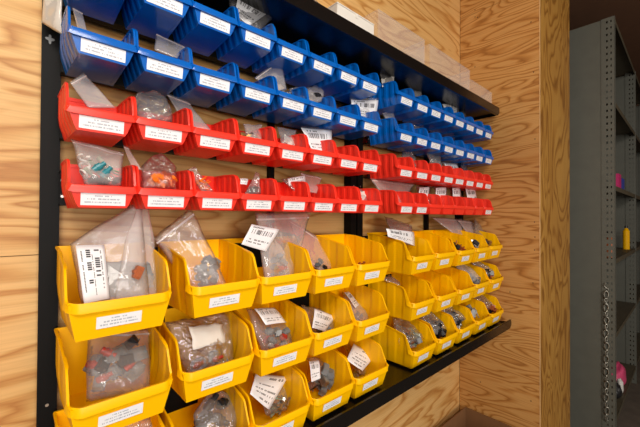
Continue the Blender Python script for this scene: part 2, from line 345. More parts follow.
# ------------------------------------------------------------------ bins
def make_bin_meshes(kind):
    if kind == 'small': L, H, wt, wb, hf, lip, eo, fl, lean, nfl = .136, .087, .0508, .0400, .036, .012, .0012, .0026, .007, 5
    else:               L, H, wt, wb, hf, lip, eo, fl, lean, nfl = .204, .142, .0790, .0700, .0635, .015, .0012, .0027, .016, 3
    ns = 72; st = [i / ns for i in range(ns + 1)]
    if kind == 'small':
        prof = [(0, H), (.45, H * .985), (.76, H * .955), (.84, H * .925), (.88, H * .885), (.91, H * .82), (.93, H * .74), (.948, H * .63), (.96, H * .53), (.975, hf + .005), (1, hf)]
    else:
        prof = [(0, H), (.25, H * .98), (.76, H * .845), (.81, H * .82), (.845, H * .77), (.89, H * .63), (.935, H * .50), (.955, hf + .004), (1, hf)]
    def h(s):
        for (a, x), (b_, y) in zip(prof, prof[1:]):
            if a <= s <= b_:
                t = (s - a) / (b_ - a); return x + (y - x) * t
    def wid(z, s): 
        k = min(1, z / hf) ** .8
        ph = (s * .93 * nfl) % 1
        sq = max(-1, min(1, 3.0 * math.cos(2 * math.pi * ph))) if .02 < s < .985 else 0
        fade = min(1, max(0, (z - .004) / .01))
        return wb + (wt - wb) * k - fl * (.5 + .5 * sq) * fade * (1 - .35 * k) - .004 * s * (1 - k)
    def yy(z, s): return -s * (L - lean * (1 - min(1, z / hf)))
    bm = bmesh.new(); nz = 6; rows = []
    for s in st:
        hs = h(s); left = []; rt = []
        for k in range(nz + 1):
            z = hs * k / nz; w = wid(z, s); left.append(bm.verts.new((-w, yy(z, s), z))); rt.append(bm.verts.new((w, yy(z, s), z)))
        rows.append((left, rt))
    for (l0, r0), (l1, r1) in zip(rows, rows[1:]):
        for k in range(nz):
            bm.faces.new((l0[k], l0[k + 1], l1[k + 1], l1[k])); bm.faces.new((r0[k], r1[k], r1[k + 1], r0[k + 1]))
        bm.faces.new((l0[0], l1[0], r1[0], r0[0]))
    for (l, r) in (rows[0], rows[-1]):
        for k in range(nz): bm.faces.new((l[k], r[k], r[k + 1], l[k + 1]))
    bmesh.ops.recalc_face_normals(bm, faces=bm.faces)
    # make the shell solid: offset inward copy
    bm.normal_update()
    geo = bmesh.ops.solidify(bm, geom=list(bm.faces), thickness=.0018)
    cyl(bm, (0, -L * .5, -.0014), (0, -L * .5, .0), .0025, 8)
    # skirt ridges under the floor
    for x in (-1, 1): box(bm, x * (wb - .006) - .0012, x * (wb - .006) + .0012, -L * .9, -L * .06, -.0022, .0)
    me = bpy.data.meshes.new('tub'); bm.to_mesh(me); bm.free()
    # rim
    bm = bmesh.new(); path = []
    cr0 = .0055 if kind == 'small' else .018
    def w0(s): return wt
    S = [i / 100 for i in range(101)]
    sl = [s for s in S if s * L < L - cr0 * .6]
    for s in sl: path.append((Vector((-wt, -s * L, h(s))), Vector((-1, 0, 0))))
    wf = wt
    for k in range(1, 6):
        a = k / 6 * math.pi / 2; path.append((Vector((-wf + cr0 * (1 - math.cos(a)), -(L - cr0) - cr0 * math.sin(a) - .0005, hf + .004 * (1 - k / 6))), Vector((-math.cos(a), -math.sin(a), 0))))
    path.append((Vector((-wf + cr0, -L - .0005, hf)), Vector((0, -1, 0)))); 
    path += [(Vector((-p.x, p.y, p.z)), Vector((-n.x, n.y, 0))) for p, n in reversed(path)]
    # closing back edge
    rings = []
    n_ = len(path)
    for i, (p, n) in enumerate(path):
        a = path[max(0, i - 1)][0]; b_ = path[min(n_ - 1, i + 1)][0]; t = (b_ - a).normalized()
        d = t.cross(n); d = d.normalized()
        if d.z > 0: d = -d
        if abs(d.z) < .15 and abs(n.x) > .9: d = Vector((0, .98, -.2)).normalized()
        frontness = 1 if abs(n.x) < .99 else min(1, max(.30 if kind == 'small' else .22, (-p.y / L - .80) / .15))
        hh = lip * frontness; e = eo + (.0035 if abs(n.x) < .5 else .0012)
        q = [p - n * .0020 + Vector((0, 0, .0006)), p + n * (e * .7) + Vector((0, 0, .0010)) - d * .0004, p + n * e + d * .0014, p + n * e * .92 + d * hh, p + n * (e - .0018) + d * (hh + .0004), p - n * .0020 + d * (hh * .9)]
        rings.append([bm.verts.new(x) for x in q])
    for A, B in zip(rings, rings[1:]):
        for k in range(6): bm.faces.new((A[k], A[(k + 1) % 6], B[(k + 1) % 6], B[k]))
    bm.faces.new(rings[0]); bm.faces.new(rings[-1][::-1])
    box(bm, -wt - eo * .5, wt + eo * .5, -.002, .0035, H - .006, H + .001)
    bmesh.ops.recalc_face_normals(bm, faces=bm.faces)
    me2 = bpy.data.meshes.new('rim'); bm.to_mesh(me2); bm.free()
    # card label on the leaning front panel
    bm = bmesh.new(); uvl = bm.loops.layers.uv.new('UVMap')
    lw = .0345 if kind == 'small' else .034; z0, z1 = (.002, hf - lip - .0005) if kind == 'small' else (.0165, .0375)
    lx = 0 if kind == 'small' else -.005
    def cy(z): return -(L - lean * (1 - z / hf)) - .0024
    vs = [bm.verts.new((x + lx, cy(z) , z)) for x, z in ((-lw, z0), (lw, z0), (lw, z1), (-lw, z1))]
    f = bm.faces.new(vs)
    for l, uv in zip(f.loops, ((0, 0), (1, 0), (1, 1), (0, 1))): l[uvl].uv = uv
    r = bmesh.ops.extrude_face_region(bm, geom=[f]); bmesh.ops.translate(bm, verts=[v for v in r['geom'] if isinstance(v, bmesh.types.BMVert)], vec=(0, .0004, 0))
    bmesh.ops.recalc_face_normals(bm, faces=bm.faces)
    me3 = bpy.data.meshes.new('card_label'); bm.to_mesh(me3); bm.free(); me3.materials.append(M['print_card'])
    return me, me2, me3
def tint_mesh(me, mat):
    c = me.copy(); c.materials.clear(); c.materials.append(mat); return c
protos = {}
for kind in ('small', 'large'):
    me, me2, me3 = make_bin_meshes(kind)
    for colr in (('blue', 'red') if kind == 'small' else ('yellow',)):
        r = empty('storage_bin', (0, 0, 0)); a = link('tub', tint_mesh(me, M[colr]), None, r); b_ = link('rim', tint_mesh(me2, M[colr]), None, r); c = link('card_label', me3, None, r)
        shade_auto(a, 28); shade_auto(b_, 40); c['label'] = 'white printed card label'
        protos[colr] = r
used = set()
ORD = 'first second third fourth fifth sixth seventh eighth'.split()
def place_bin(colr, X, Yf, Zb, label, group, rz=0, card=True):
    src = protos[colr]
    if colr in used:
        r = src.copy(); C.objects.link(r)
        for ch in list(src.children):
            if ch.name.startswith('card') and not card: continue
            c = ch.copy(); C.objects.link(c); c.parent = r
    else: used.add(colr); r = src
    L = .136 if colr != 'yellow' else .204
    r.location = W(X, Yf + L, Zb); r.rotation_euler = (0, 0, rz)
    tag(r, label, 'storage bin', group); return r
P = .108; X0S = .1165; GAP = .1013
SROW = {'A': ('blue', .4185, 'upper blue row'), 'B': ('blue', .2845, 'lower blue row'), 'C': ('red', .1512, 'upper red row'), 'D': ('red', .0162, 'lower red row')}
def sx(n): return -.0015 + X0S + n * P + (GAP if n > 7 else 0)
for k, (colr, zb, nm) in SROW.items():
    for n in range(16):
        side = 'left rack' if n < 8 else 'right rack'; i = n % 8
        place_bin(colr, sx(n) + (.006 if k == 'D' and n < 8 else 0) + R.uniform(-.0012, .0012), .7095 + R.uniform(-.002, .002), zb, f'{colr} plastic bin, {ORD[i]} from the left in the {nm} of the {side}', f'small {colr} bins hung in the {nm}', R.uniform(-.012, .012), card=not (k == 'D' and n in (10, 11, 12, 13, 14)))
YX = [[.1445, .338, .502, .666, .829, 1.129, 1.297, 1.473, 1.650, 1.822], [.1445, .328, .500, .665, .829, 1.130, 1.303, 1.479, 1.652, 1.824], [.1445, .322, .492, .660, .826, 1.127, 1.310, 1.485, 1.655, 1.825]]
YX = [[x * .989 for x in r_] for r_ in YX]
YZ = [-.2050, -.3700, -.5370]
for j in range(3):
    for n in range(10):
        side = 'left rack' if n < 5 else 'right rack'; i = n % 5; nm = ('top', 'middle', 'bottom')[j] + ' yellow row'
        place_bin('yellow', YX[j][n], .6545 + R.uniform(-.004, .004), YZ[j], f'large yellow bin, {ORD[i]} from the left in the {nm} of the {side}', f'large yellow bins in the {nm}', R.uniform(-.015, .015))

# ------------------------------------------------------------------ bags, stickers, contents
def row_in(k, n): return '@' + k
def yrow_in(j, n): return '@' + str(j)
def resolve(text, x):
    """which bin stands at x: (text with the bin spelled out, centre of the bin, half width usable)"""
    i = text.find('@')
    if i < 0: return text, None, None
    k = text[i + 1]
    if k in 'ABCD':
        n = min(range(16), key=lambda q: abs(sx(q) - x)); colr = SROW[k][0]; lv = SROW[k][2].split()[0]
        return text[:i] + f'{ORD[n % 8]} {lv}-row {colr} bin, {"left" if n < 8 else "right"} rack' + text[i + 2:], sx(n), .040
    j = int(k); n = min(range(10), key=lambda q: abs(YX[j][q] - x))
    return text[:i] + f'{ORD[n % 5]} {("top", "middle", "bottom")[j]}-row yellow bin, {"left" if n < 5 else "right"} rack' + text[i + 2:], YX[j][n], .062
def clampx(p, c, h): p = Vector(p); p.x = max(c - h, min(c + h, p.x)); return p
def quad_pt(c, u, v):  # c: TL, TR, BR, BL
    return (c[0] * (1 - u) + c[1] * u) * (1 - v) + (c[3] * (1 - u) + c[2] * u) * v
def make_bag(corners, label, mat='film', puff=.012, crumple=.006, freq=30, zipper=True, sticker=None, smat='print_bar', seed=0, group='clear plastic bags standing in the bins', name='plastic_bag', nu=14, nv=16, slabel=None):
    """corners: TL, TR, BR, BL world points of a bag; a closed pillow with folds"""
    c = [Vector(x) for x in corners]
    label, bx, bh = resolve(label, sum(p.x for p in c) / 4)
    if bx is not None: c[2] = clampx(c[2], bx, bh); c[3] = clampx(c[3], bx, bh)
    cen = sum(c, Vector()) / 4
    nrm = (c[1] - c[0]).cross(c[3] - c[0]).normalized()
    if nrm.y > 0: nrm = -nrm
    r = empty(name, cen); tag(r, label, 'plastic bag', group)
    rr = random.Random(seed * 77 + 5); off = Vector((rr.uniform(-9, 9), rr.uniform(-9, 9), rr.uniform(-9, 9)))
    rnd = .42 if (not zipper and mat in ('film_crisp', 'film_milky') and not sticker) else 0
    def surf(u, v, side):
        uu, v2 = u, v
        if rnd:
            uu = .5 + (u - .5) * (1 - rnd * max(0, 1 - v / .4) ** 2 + .14 * noise.noise(Vector((v * 4, 0, 0)) + off) * (1 if v < .8 else 0))
            v2 = v + .10 * (1 - v) * noise.noise(Vector((u * 4, 9, 0)) + off) + rnd * .35 * (1 - v) ** 2 * (2 * u - 1) ** 2
        p = quad_pt(c, uu, v2)
        e = (min(1, 5 * u) * min(1, 5 * (1 - u)) * min(1, 6 * (1 - v)) * min(1, .15 + 2.5 * v))
        th = puff * math.sqrt(max(0, e)) * (.35 + .65 * v)
        q = p * freq + off
        cr1 = noise.noise(q) + .5 * abs(noise.noise(q * 2.1)) ; cr2 = noise.noise(q + Vector((50, 0, 0))) * .6
        edge = .5 + .5 * min(1, 4 * min(u, 1 - u, v + .05, 1 - v))
        shift = nrm * (cr1 * crumple * edge) + Vector((cr2, 0, noise.noise(q + Vector((0, 70, 0))) * .8)) * crumple * .5
        return p - cen + shift + nrm * (th * side) + nrm * (side * crumple * .35 * noise.noise(q * 1.7 + Vector((side * 5, 3, 0))) * min(1, 5 * e))
    bm = bmesh.new(); G = []
    for side in (1, -1):
        G.append([[bm.verts.new(surf(i / nu, j / nv, side if 0 < i < nu and 0 < j < nv else 0)) for i in range(nu + 1)] for j in range(nv + 1)])
    for g in G:
        for j in range(nv):
            for i in range(nu): bm.faces.new((g[j][i], g[j][i + 1], g[j + 1][i + 1], g[j + 1][i]))
    bmesh.ops.remove_doubles(bm, verts=bm.verts, dist=1e-6)
    o = build('film', bm, M[mat], r, smooth=True)
    if zipper:
        bm = bmesh.new(); rows = []
        for k in range(nu * 2 + 1):
            u = k / (nu * 2); a = surf(u * .98 + .01, .085, 0) + nrm * .0012; b_ = surf(u * .98 + .01, .108, 0) + nrm * .0012
            rows.append((bm.verts.new(a), bm.verts.new(b_), bm.verts.new(b_ - nrm * .0022), bm.verts.new(a - nrm * .0022)))
        for A, B in zip(rows, rows[1:]):
            for k in range(4): bm.faces.new((A[k], A[(k + 1) % 4], B[(k + 1) % 4], B[k]))
        bm.faces.new(rows[0]); bm.faces.new(rows[-1][::-1])
        build('zip_seal', bm, M['zip'], r, smooth=False)
    if sticker:
        sc_ = [Vector(x) - cen for x in sticker]; bm = bmesh.new(); uvl = bm.loops.layers.uv.new('UVMap'); n2 = 8; grid = []
        sn = (sc_[1] - sc_[0]).cross(sc_[3] - sc_[0]).normalized(); sn = -sn if sn.y > 0 else sn
        for j in range(n2 + 1):
            grid.append([bm.verts.new(quad_pt(sc_, i / n2, j / n2) + sn * (.0022 * math.sin(3 * i / n2 + seed) + .0012 * math.sin(5 * j / n2))) for i in range(n2 + 1)])
        if smat == 'white_card':
            for row_ in grid:
                for v_ in row_: v_.co += Vector((noise.noise(v_.co * 60), noise.noise(v_.co * 50 + Vector((9, 0, 0))), noise.noise(v_.co * 60 + Vector((0, 9, 0))))) * .005
        for j in range(n2):
            for i in range(n2):
                f = bm.faces.new((grid[j][i], grid[j + 1][i], grid[j + 1][i + 1], grid[j][i + 1]))
                for l, (a, b_) in zip(f.loops, ((i, j), (i, j + 1), (i + 1, j + 1), (i + 1, j))): l[uvl].uv = (a / n2, 1 - b_ / n2)
        s = build('paper_sticker', bm, M[smat], r, smooth=True); sd = s.modifiers.new('s', 'SOLIDIFY'); sd.thickness = .0004
        s['label'] = slabel or 'white printed paper sticker'
    return r

def unit_part(kind):
    """one small piece of hardware, about 2 cm"""
    bm = bmesh.new()
    if kind == 'connector':
        box(bm, -.011, .011, -.007, .007, -.006, .006, .0012); box(bm, -.008, .008, -.009, .009, -.004, .004, .0008)
        for x in (-.006, 0, .006): box(bm, x - .0016, x + .0016, -.0112, .0112, -.0016, .0016)
        box(bm, -.003, .003, -.006, .006, .005, .0085, .0008)
    elif kind == 'relay':
        box(bm, -.017, .017, -.010, .010, -.011, .011, .0016); box(bm, -.0185, .0185, -.0115, .0115, -.011, -.0065, .001)
        for x in (-.010, -.003, .004, .011): box(bm, x - .0012, x + .0012, -.0115, -.0095, -.008, .008)
        for x in (-.009, .009): box(bm, x - .003, x + .003, -.0005, .0005, -.018, -.010)
    elif kind == 'boot':
        cyl(bm, (-.012, 0, 0), (.006, 0, 0), .0065, 12, .0075); cyl(bm, (.006, 0, 0), (.016, 0, 0), .0045, 12); cyl(bm, (-.004, 0, 0), (-.001, 0, 0), .0085, 12)
    elif kind == 'terminal':
        cyl(bm, (-.012, 0, 0), (-.001, 0, 0), .0032, 10, .0027); box(bm, -.002, .004, -.0018, .0018, -.001, .001); 
        for s in (-1, 1): box(bm, .003, .012, s * .0034 - .0011, s * .0034 + .0011, -.0007, .0007)
        cyl(bm, (-.0135, 0, 0), (-.010, 0, 0), .0036, 10)
    elif kind == 'clip':
        tube(bm, [(math.cos(a) * .009, math.sin(a) * .009, 0) for a in [i * math.pi / 7 for i in range(12)]], .0022, 6); box(bm, .006, .014, -.004, .004, -.003, .003, .0008)
    bmesh.ops.recalc_face_normals(bm, faces=bm.faces)
    me = bpy.data.meshes.new(kind); bm.to_mesh(me); bm.free(); return me
UNITS = {k: unit_part(k) for k in ('connector', 'relay', 'boot', 'terminal', 'clip')}
_tm = {}
def items(kind, cols, n, centre, spread, where, seed, scale=1, name=None, group=None, lie=None):
    """n separate pieces of hardware heaped round a point"""
    rr = random.Random(seed * 31 + 3)
    placed = []; centre = Vector(centre)
    where, bx, bh = resolve(where, centre.x)
    if bx is not None: centre = clampx(centre, bx, max(0, bh - spread[0])) if '-row yellow' not in where else clampx(centre, bx, max(.005, bh - spread[0] * .8))
    for i in range(n):
        colr = cols[i % len(cols)]
        if (kind, colr) not in _tm: _tm[(kind, colr)] = tint_mesh(UNITS[kind], M[colr])
        best = None
        for tr in range(40):
            p = Vector((rr.uniform(-1, 1) * spread[0], rr.uniform(-1, 1) * spread[1], rr.uniform(-1, 1) * spread[2]))
            if p.x ** 2 / spread[0] ** 2 + p.z ** 2 / spread[2] ** 2 > 1.1: continue
            d = min([(p - q).length for q in placed], default=9)
            if best is None or d > best[0]: best = (d, p)
        p = best[1]; placed.append(p)
        o = bpy.data.objects.new(name or kind, _tm[(kind, colr)]); C.objects.link(o)
        o.location = Vector(centre) + p; o.scale = (scale,) * 3
        o.rotation_euler = (rr.uniform(-.7, .7), rr.uniform(-.8, .8), rr.uniform(-1.2, 1.2)) if lie is None else (lie[0] + rr.uniform(-.2, .2), lie[1] + rr.uniform(-.3, .3), lie[2] + rr.uniform(-.3, .3))
        cn = {'grey_part': 'grey', 'dark_part': 'black', 'red_part': 'red', 'orange_part': 'orange', 'green_part': 'pale green', 'teal_part': 'teal', 'brown_part': 'brown', 'brass_part': 'brass', 'silver_part': 'silvery', 'white_part': 'white'}[colr]
        kn = {'connector': 'connector housing', 'relay': 'relay block', 'boot': 'rubber boot', 'terminal': 'crimp terminal', 'clip': 'curved clip'}[kind]
        tag(o, f'{cn} {kn} {where}', kn, group or f'{cn} {kn}s {where}')

def heap(centre, spread, cols, where, seed, n=40, kinds=('terminal', 'connector', 'clip'), scale=.7, name='loose_hardware'):
    """a heap nobody could count, one object"""
    centre = Vector(centre); where, bx, bh = resolve(where, centre.x)
    if bx is not None: centre = clampx(centre, bx, max(0, bh - spread[0]))
    rr = random.Random(seed * 13 + 1); bm = bmesh.new(); mats = [M[c] for c in cols]
    for i in range(n):
        me = UNITS[rr.choice(kinds)]; mi = rr.randrange(len(mats)); nb = len(bm.verts); nf = len(bm.faces)
        bm.from_mesh(me); bm.verts.ensure_lookup_table(); bm.faces.ensure_lookup_table()
        vs = bm.verts[nb:]; 
        for f in bm.faces[nf:]: f.material_index = mi
        mt = Matrix.Rotation(rr.uniform(0, 6.28), 4, 'X') @ Matrix.Rotation(rr.uniform(0, 6.28), 4, 'Y') @ Matrix.Rotation(rr.uniform(0, 6.28), 4, 'Z') @ Matrix.Scale(scale * rr.uniform(.8, 1.2), 4)
        while True:
            p = Vector((rr.uniform(-1, 1), rr.uniform(-1, 1), rr.uniform(-1, 1)))
            if p.length <= 1: break
        p = Vector((p.x * spread[0], p.y * spread[1], p.z * spread[2])); mt.translation = p
        bmesh.ops.transform(bm, matrix=mt, verts=vs)
    o = build(name, bm, None); 
    for m_ in mats: o.data.materials.append(m_)
    o.location = centre; o['kind'] = 'stuff'; tag(o, f'heap of small hardware {where}', 'hardware')

def pq(*pts): return [at(*p) for p in pts]

# --- large, clearly visible bags in the yellow bins
make_bag(pq((70, 243, .80), (141, 199, .79), (150, 303, .71), (82, 305, .71)) , 'clear zip bag with sideways barcode sticker in the ' + yrow_in(0, 0), 'film_milky', .020, .006, 20, sticker=pq((75.5, 246, .735), (104, 244.5, .735), (110, 298, .695), (84, 304, .690)), smat='print_side', seed=1, zipper=False)
make_bag(pq((134, 197, .79), (151, 200, .80), (159, 303, .73), (113, 303, .715)), 'folded zip flap of clear plastic leaning over the first top-row yellow bin', 'film_milky', .006, .004, 20, seed=2, zipper=False)
items('relay', ['grey_part'], 8, at(128, 280, .752), (.034, .008, .030), 'in the clear bag of the ' + yrow_in(0, 0), 1, 1.15, lie=(0.2, 0, .1))
items('connector', ['brown_part'], 1, at(138, 273, .712), (.002, .002, .002), 'in the clear bag of the ' + yrow_in(0, 0), 2, 1.1, lie=(0, -.95, 0))
make_bag(pq((152, 238, .80), (191, 207, .80), (229, 288, .72), (193, 291, .72)), 'clear bag with pointed top standing in the ' + yrow_in(0, 1), 'film', .016, .008, 28, seed=3)
items('connector', ['grey_part'], 10, at(208, 272, .765), (.022, .008, .032), 'in the clear bag of the ' + yrow_in(0, 1), 3, 1.1)
make_bag(pq((255, 213, .80), (311, 212, .83), (292, 286, .73), (265, 286, .73)), 'clear zip bag with tilted white sticker in the ' + yrow_in(0, 2), 'film_milky', .014, .006, 24, sticker=pq((252, 224, .765), (279, 229.5, .775), (266, 251.5, .755), (242, 244, .75)), seed=4)
items('connector', ['grey_part', 'grey_part', 'grey_part', 'red_part'], 9, at(279, 268, .765), (.018, .008, .034), 'in the clear bag of the ' + yrow_in(0, 2), 5, 1.05)
make_bag(pq((287, 217, .85), (352, 259, .80), (322, 273, .74), (306, 262, .76)), 'pinkish clear bag lying slanted in the ' + yrow_in(0, 3), 'film_pink', .006, .004, 14, seed=5)
items('connector', ['grey_part', 'dark_part'], 4, at(319, 265, .76), (.016, .012, .012), 'in the pinkish bag of the ' + yrow_in(0, 3), 6, .9)
items('clip', ['brown_part'], 1, at(361, 263, .75), (.001, .001, .001), 'lying in the ' + yrow_in(0, 4), 7, 1)
make_bag(pq((384, 216, .84), (412, 225, .83), (413, 246, .74), (380, 243, .74)), 'crinkled clear bag with white sticker in the ' + yrow_in(0, 5), 'film_crisp', .010, .008, 45, sticker=pq((386, 228.5, .725), (413.5, 232, .745), (415, 246, .735), (388.5, 236.5, .72)), seed=6, zipper=False)
make_bag(pq((431, 217, .84), (462, 219, .85), (463, 240, .78), (430, 237, .76)), 'pinkish clear bag standing in the ' + yrow_in(0, 6), 'film_pink', .008, .004, 20, seed=7)
make_bag(pq((456, 219, .84), (480, 222, .84), (478, 247, .74), (459, 246, .74)), 'clear bag standing in the ' + yrow_in(0, 7), 'film_pink', .008, .004, 20, seed=8)
make_bag(pq((471, 214, .84), (487, 218, .84), (489, 250, .72), (474, 250, .72)), 'crinkled clear bag with black and white contents in the ' + yrow_in(0, 8), 'film_crisp', .010, .006, 40, seed=9, zipper=False)
make_bag(pq((481, 211, .82), (500, 221, .80), (503, 248, .72), (490, 248, .72)), 'clear bag puffed above the ' + yrow_in(0, 9), 'film_crisp', .012, .008, 35, seed=10, zipper=False)
# middle row
make_bag(pq((88, 326, .80), (150, 330, .80), (150, 391, .72), (86, 402, .715)), 'clear zip bag with red and black connectors in the ' + yrow_in(1, 0), 'film', .024, .008, 24, seed=11)
items('boot', ['red_part'], 4, at(112, 362, .765), (.036, .008, .030), 'in the clear bag of the ' + yrow_in(1, 0), 11, 1.0)
items('relay', ['dark_part'], 4, at(114, 358, .77), (.036, .010, .034), 'in the clear bag of the ' + yrow_in(1, 0), 12, .8)
items('relay', ['grey_part'], 7, at(118, 366, .775), (.040, .010, .034), 'in the clear bag of the ' + yrow_in(1, 0), 13, .95)
make_bag(pq((163, 322, .79), (232, 311, .80), (236, 372, .72), (187, 378, .72)), 'crumpled clear bag with creased paper inside in the ' + yrow_in(1, 1), 'film_crisp', .026, .014, 30, sticker=pq((189, 327, .745), (222, 323, .765), (225, 344, .738), (193, 349, .725)), smat='white_card', slabel='creased blank white paper', seed=12, zipper=False)
items('relay', ['silver_part', 'grey_part', 'grey_part', 'grey_part'], 7, at(212, 366, .735), (.040, .015, .022), 'in the crumpled bag of the ' + yrow_in(1, 1), 14, .9)
items('boot', ['red_part'], 2, at(208, 362, .72), (.022, .006, .012), 'in the crumpled bag of the ' + yrow_in(1, 1), 15, .8)
make_bag(pq((246, 308, .78), (290, 320, .80), (294, 346, .72), (262, 352, .72)), 'clear bag with barcode sticker folded in the ' + yrow_in(1, 2), 'film', .014, .008, 30, sticker=pq((254, 309, .745), (275, 307.5, .77), (287, 322, .75), (266, 325, .72)), seed=13, zipper=False)
items('connector', ['red_part', 'grey_part', 'grey_part', 'silver_part'], 12, at(277, 338, .745), (.032, .016, .022), 'in the clear bag of the ' + yrow_in(1, 2), 16, .95)
make_bag(pq((300, 305, .80), (341, 312, .80), (340, 332, .73), (312, 336, .73)), 'clear bag with small white sticker in the ' + yrow_in(1, 3), 'film', .012, .008, 35, sticker=pq((314, 309, .745), (336, 316, .755), (326, 331, .715), (312, 328, .705)), seed=14, zipper=False)
items('connector', ['grey_part', 'dark_part'], 5, at(322, 331, .75), (.020, .014, .010), 'in the clear bag of the ' + yrow_in(1, 3), 17, .9)
make_bag(pq((342, 292, .83), (372, 297, .82), (378, 318, .73), (350, 322, .73)), 'clear bag with thin sticker slanting into the ' + yrow_in(1, 4), 'film_milky', .010, .006, 30, sticker=pq((344, 292.5, .80), (349, 291, .815), (360, 304, .78), (355.5, 308, .76)), seed=15, zipper=False)
heap(at(361, 315, .76), (.022, .015, .010), ['grey_part', 'silver_part'], 'in the ' + yrow_in(1, 4), 18, 14)
# bottom row
make_bag(pq((112, 409, .74), (150, 405, .74), (152, 427, .69), (110, 432, .69)), 'clear bag rising out of the ' + yrow_in(2, 0), 'film_crisp', .010, .008, 30, seed=19, zipper=False)
make_bag(pq((190, 397, .77), (240, 386, .78), (246, 432, .71), (200, 442, .71)), 'clear bag holding dark rubber boots in the ' + yrow_in(2, 1), 'film_crisp', .020, .010, 26, seed=20, zipper=False)
items('boot', ['dark_part'], 5, at(216, 416, .75), (.036, .014, .030), 'in the clear bag of the ' + yrow_in(2, 1), 21, 1.5)
items('connector', ['grey_part'], 5, at(206, 424, .74), (.024, .014, .018), 'in the clear bag of the ' + yrow_in(2, 1), 22, .9)
make_bag(pq((252, 374, .80), (292, 372, .81), (298, 405, .73), (266, 416, .72)), 'clear bag with broad lined sticker in the ' + yrow_in(2, 2), 'film', .014, .008, 28, sticker=pq((255, 374, .745), (288.5, 376, .765), (270, 409, .705), (250, 394, .70)), smat='print_lines', seed=21, zipper=False)
items('terminal', ['green_part', 'silver_part'], 16, at(281, 402, .74), (.030, .015, .018), 'in the clear bag of the ' + yrow_in(2, 2), 23, 1.1)
make_bag(pq((305, 358, .80), (345, 356, .80), (346, 386, .73), (318, 396, .73)), 'clear bag of grey relays in the ' + yrow_in(2, 3), 'film', .016, .010, 30, seed=22, zipper=False, sticker=pq((309, 361, .745), (319, 360, .75), (321, 378, .715), (312, 382, .71)))
items('relay', ['grey_part', 'silver_part', 'grey_part'], 9, at(327, 376, .75), (.036, .015, .028), 'in the clear bag of the ' + yrow_in(2, 3), 24, .9)
make_bag(pq((343, 343, .83), (380, 343, .83), (380, 368, .74), (358, 374, .73)), 'clear bag with tilted lined sticker in the ' + yrow_in(2, 4), 'film', .010, .006, 30, sticker=pq((354, 343, .775), (375.5, 355.5, .745), (362.5, 371, .70), (347.5, 359, .72)), smat='print_lines', seed=23, zipper=False)
heap(at(370, 366, .755), (.018, .012, .008), ['brass_part', 'silver_part'], 'in the ' + yrow_in(2, 4), 25, 14)

# --- red rows
def ybag(j, n, cols, seed, dsc, mat='film_crisp', bag=True, cnt=50, dx=.012, high=.01, kinds=('terminal', 'connector', 'clip', 'relay')):
    X, z = YX[j][n], YZ[j]
    if cols: heap(W(X + dx, .735, z + .070), (.050, .050, .028), cols, 'in the ' + yrow_in(j, n), seed, int(cnt * 1.3), scale=.85, kinds=kinds)
    if bag: make_bag([W(X - .045, .80, z + .135 + high), W(X + .058, .79, z + .130 + high), W(X + .058, .690, z + .072), W(X - .045, .690, z + .070)], dsc + ' in the ' + yrow_in(j, n), mat, .016, .012, 34, seed=seed, zipper=False)
ybag(0, 7, ['dark_part', 'brown_part'], 8, '', bag=False, cnt=16)
ybag(0, 8, ['dark_part', 'white_part', 'silver_part'], 9, '', bag=False)
ybag(0, 9, ['brown_part', 'dark_part', 'brass_part'], 10, '', bag=False)
make_bag(pq((374, 276, .80), (400, 277, .80), (400, 293, .72), (376, 292, .72)), 'clear bag with bright crease above the ' + yrow_in(1, 5), 'film_crisp', .010, .010, 40, seed=16, zipper=False)
ybag(1, 8, ['grey_part', 'silver_part'], 17, 'milky clear bag lying', 'film_milky', high=.02)
ybag(1, 9, ['dark_part', 'grey_part', 'brown_part'], 18, 'clear bag of dark parts', high=.02)
ybag(2, 5, ['dark_part', 'grey_part', 'green_part', 'brown_part'], 24, 'crumpled clear bag of mixed dark parts', cnt=80)
make_bag([W(YX[2][5] - .085, .72, YZ[2] + .125), W(YX[2][5] - .02, .76, YZ[2] + .150), W(YX[2][5] - .03, .69, YZ[2] + .07), W(YX[2][5] - .092, .70, YZ[2] + .02)], 'clear bag draped over outer side of the ' + yrow_in(2, 5), 'film_crisp', .008, .010, 30, seed=124, zipper=False)
ybag(2, 6, ['dark_part', 'dark_part', 'grey_part'], 25, 'clear bag of black parts', cnt=70)
ybag(2, 7, ['dark_part', 'silver_part', 'dark_part'], 26, 'clear bag of black and silver parts', cnt=60)
ybag(2, 8, ['brass_part', 'grey_part'], 27, '', bag=False, cnt=36)
ybag(2, 9, ['dark_part', 'brown_part', 'grey_part'], 28, 'crinkled clear bag of brown and dark parts', cnt=60, high=.03)
make_bag(pq((69.5, 82, .79), (83.5, 72.5, .80), (116, 108, .75), (88, 108, .75)), 'milky zip bag slanting left out of the ' + row_in('C', 0), 'film_milky', .003, .002, 20, seed=30)
make_bag(pq((128, 92, .81), (166, 88, .81), (173, 122, .76), (140, 126, .76)), 'crumpled clear bag bulging above the ' + row_in('C', 1), 'film_crisp', .018, .010, 36, seed=31, zipper=False)
make_bag(pq((165, 92, .82), (188, 102, .82), (214, 134, .75), (182, 132, .76)), 'flat milky bag slanting across the ' + row_in('C', 2), 'film_milky', .004, .003, 18, seed=32)
make_bag(pq((243, 124, .80), (262, 125, .81), (266, 142, .76), (247, 139, .76)), 'small clear bag standing in the ' + row_in('C', 3), 'film_pink', .010, .006, 40, seed=33)
heap(at(250, 136, .775), (.022, .012, .008), ['brass_part', 'silver_part'], 'in the ' + row_in('C', 3), 33, 20, scale=.5)
make_bag(pq((277, 126, .81), (296, 131, .81), (303, 148, .76), (281, 144, .76)), 'clear bag with white paper inside in the ' + row_in('C', 4), 'film_milky', .010, .006, 40, seed=34, zipper=False, sticker=pq((284, 134, .775), (299, 139, .785), (300, 146, .77), (284, 142, .765)), smat='white_card', slabel='blank white paper')
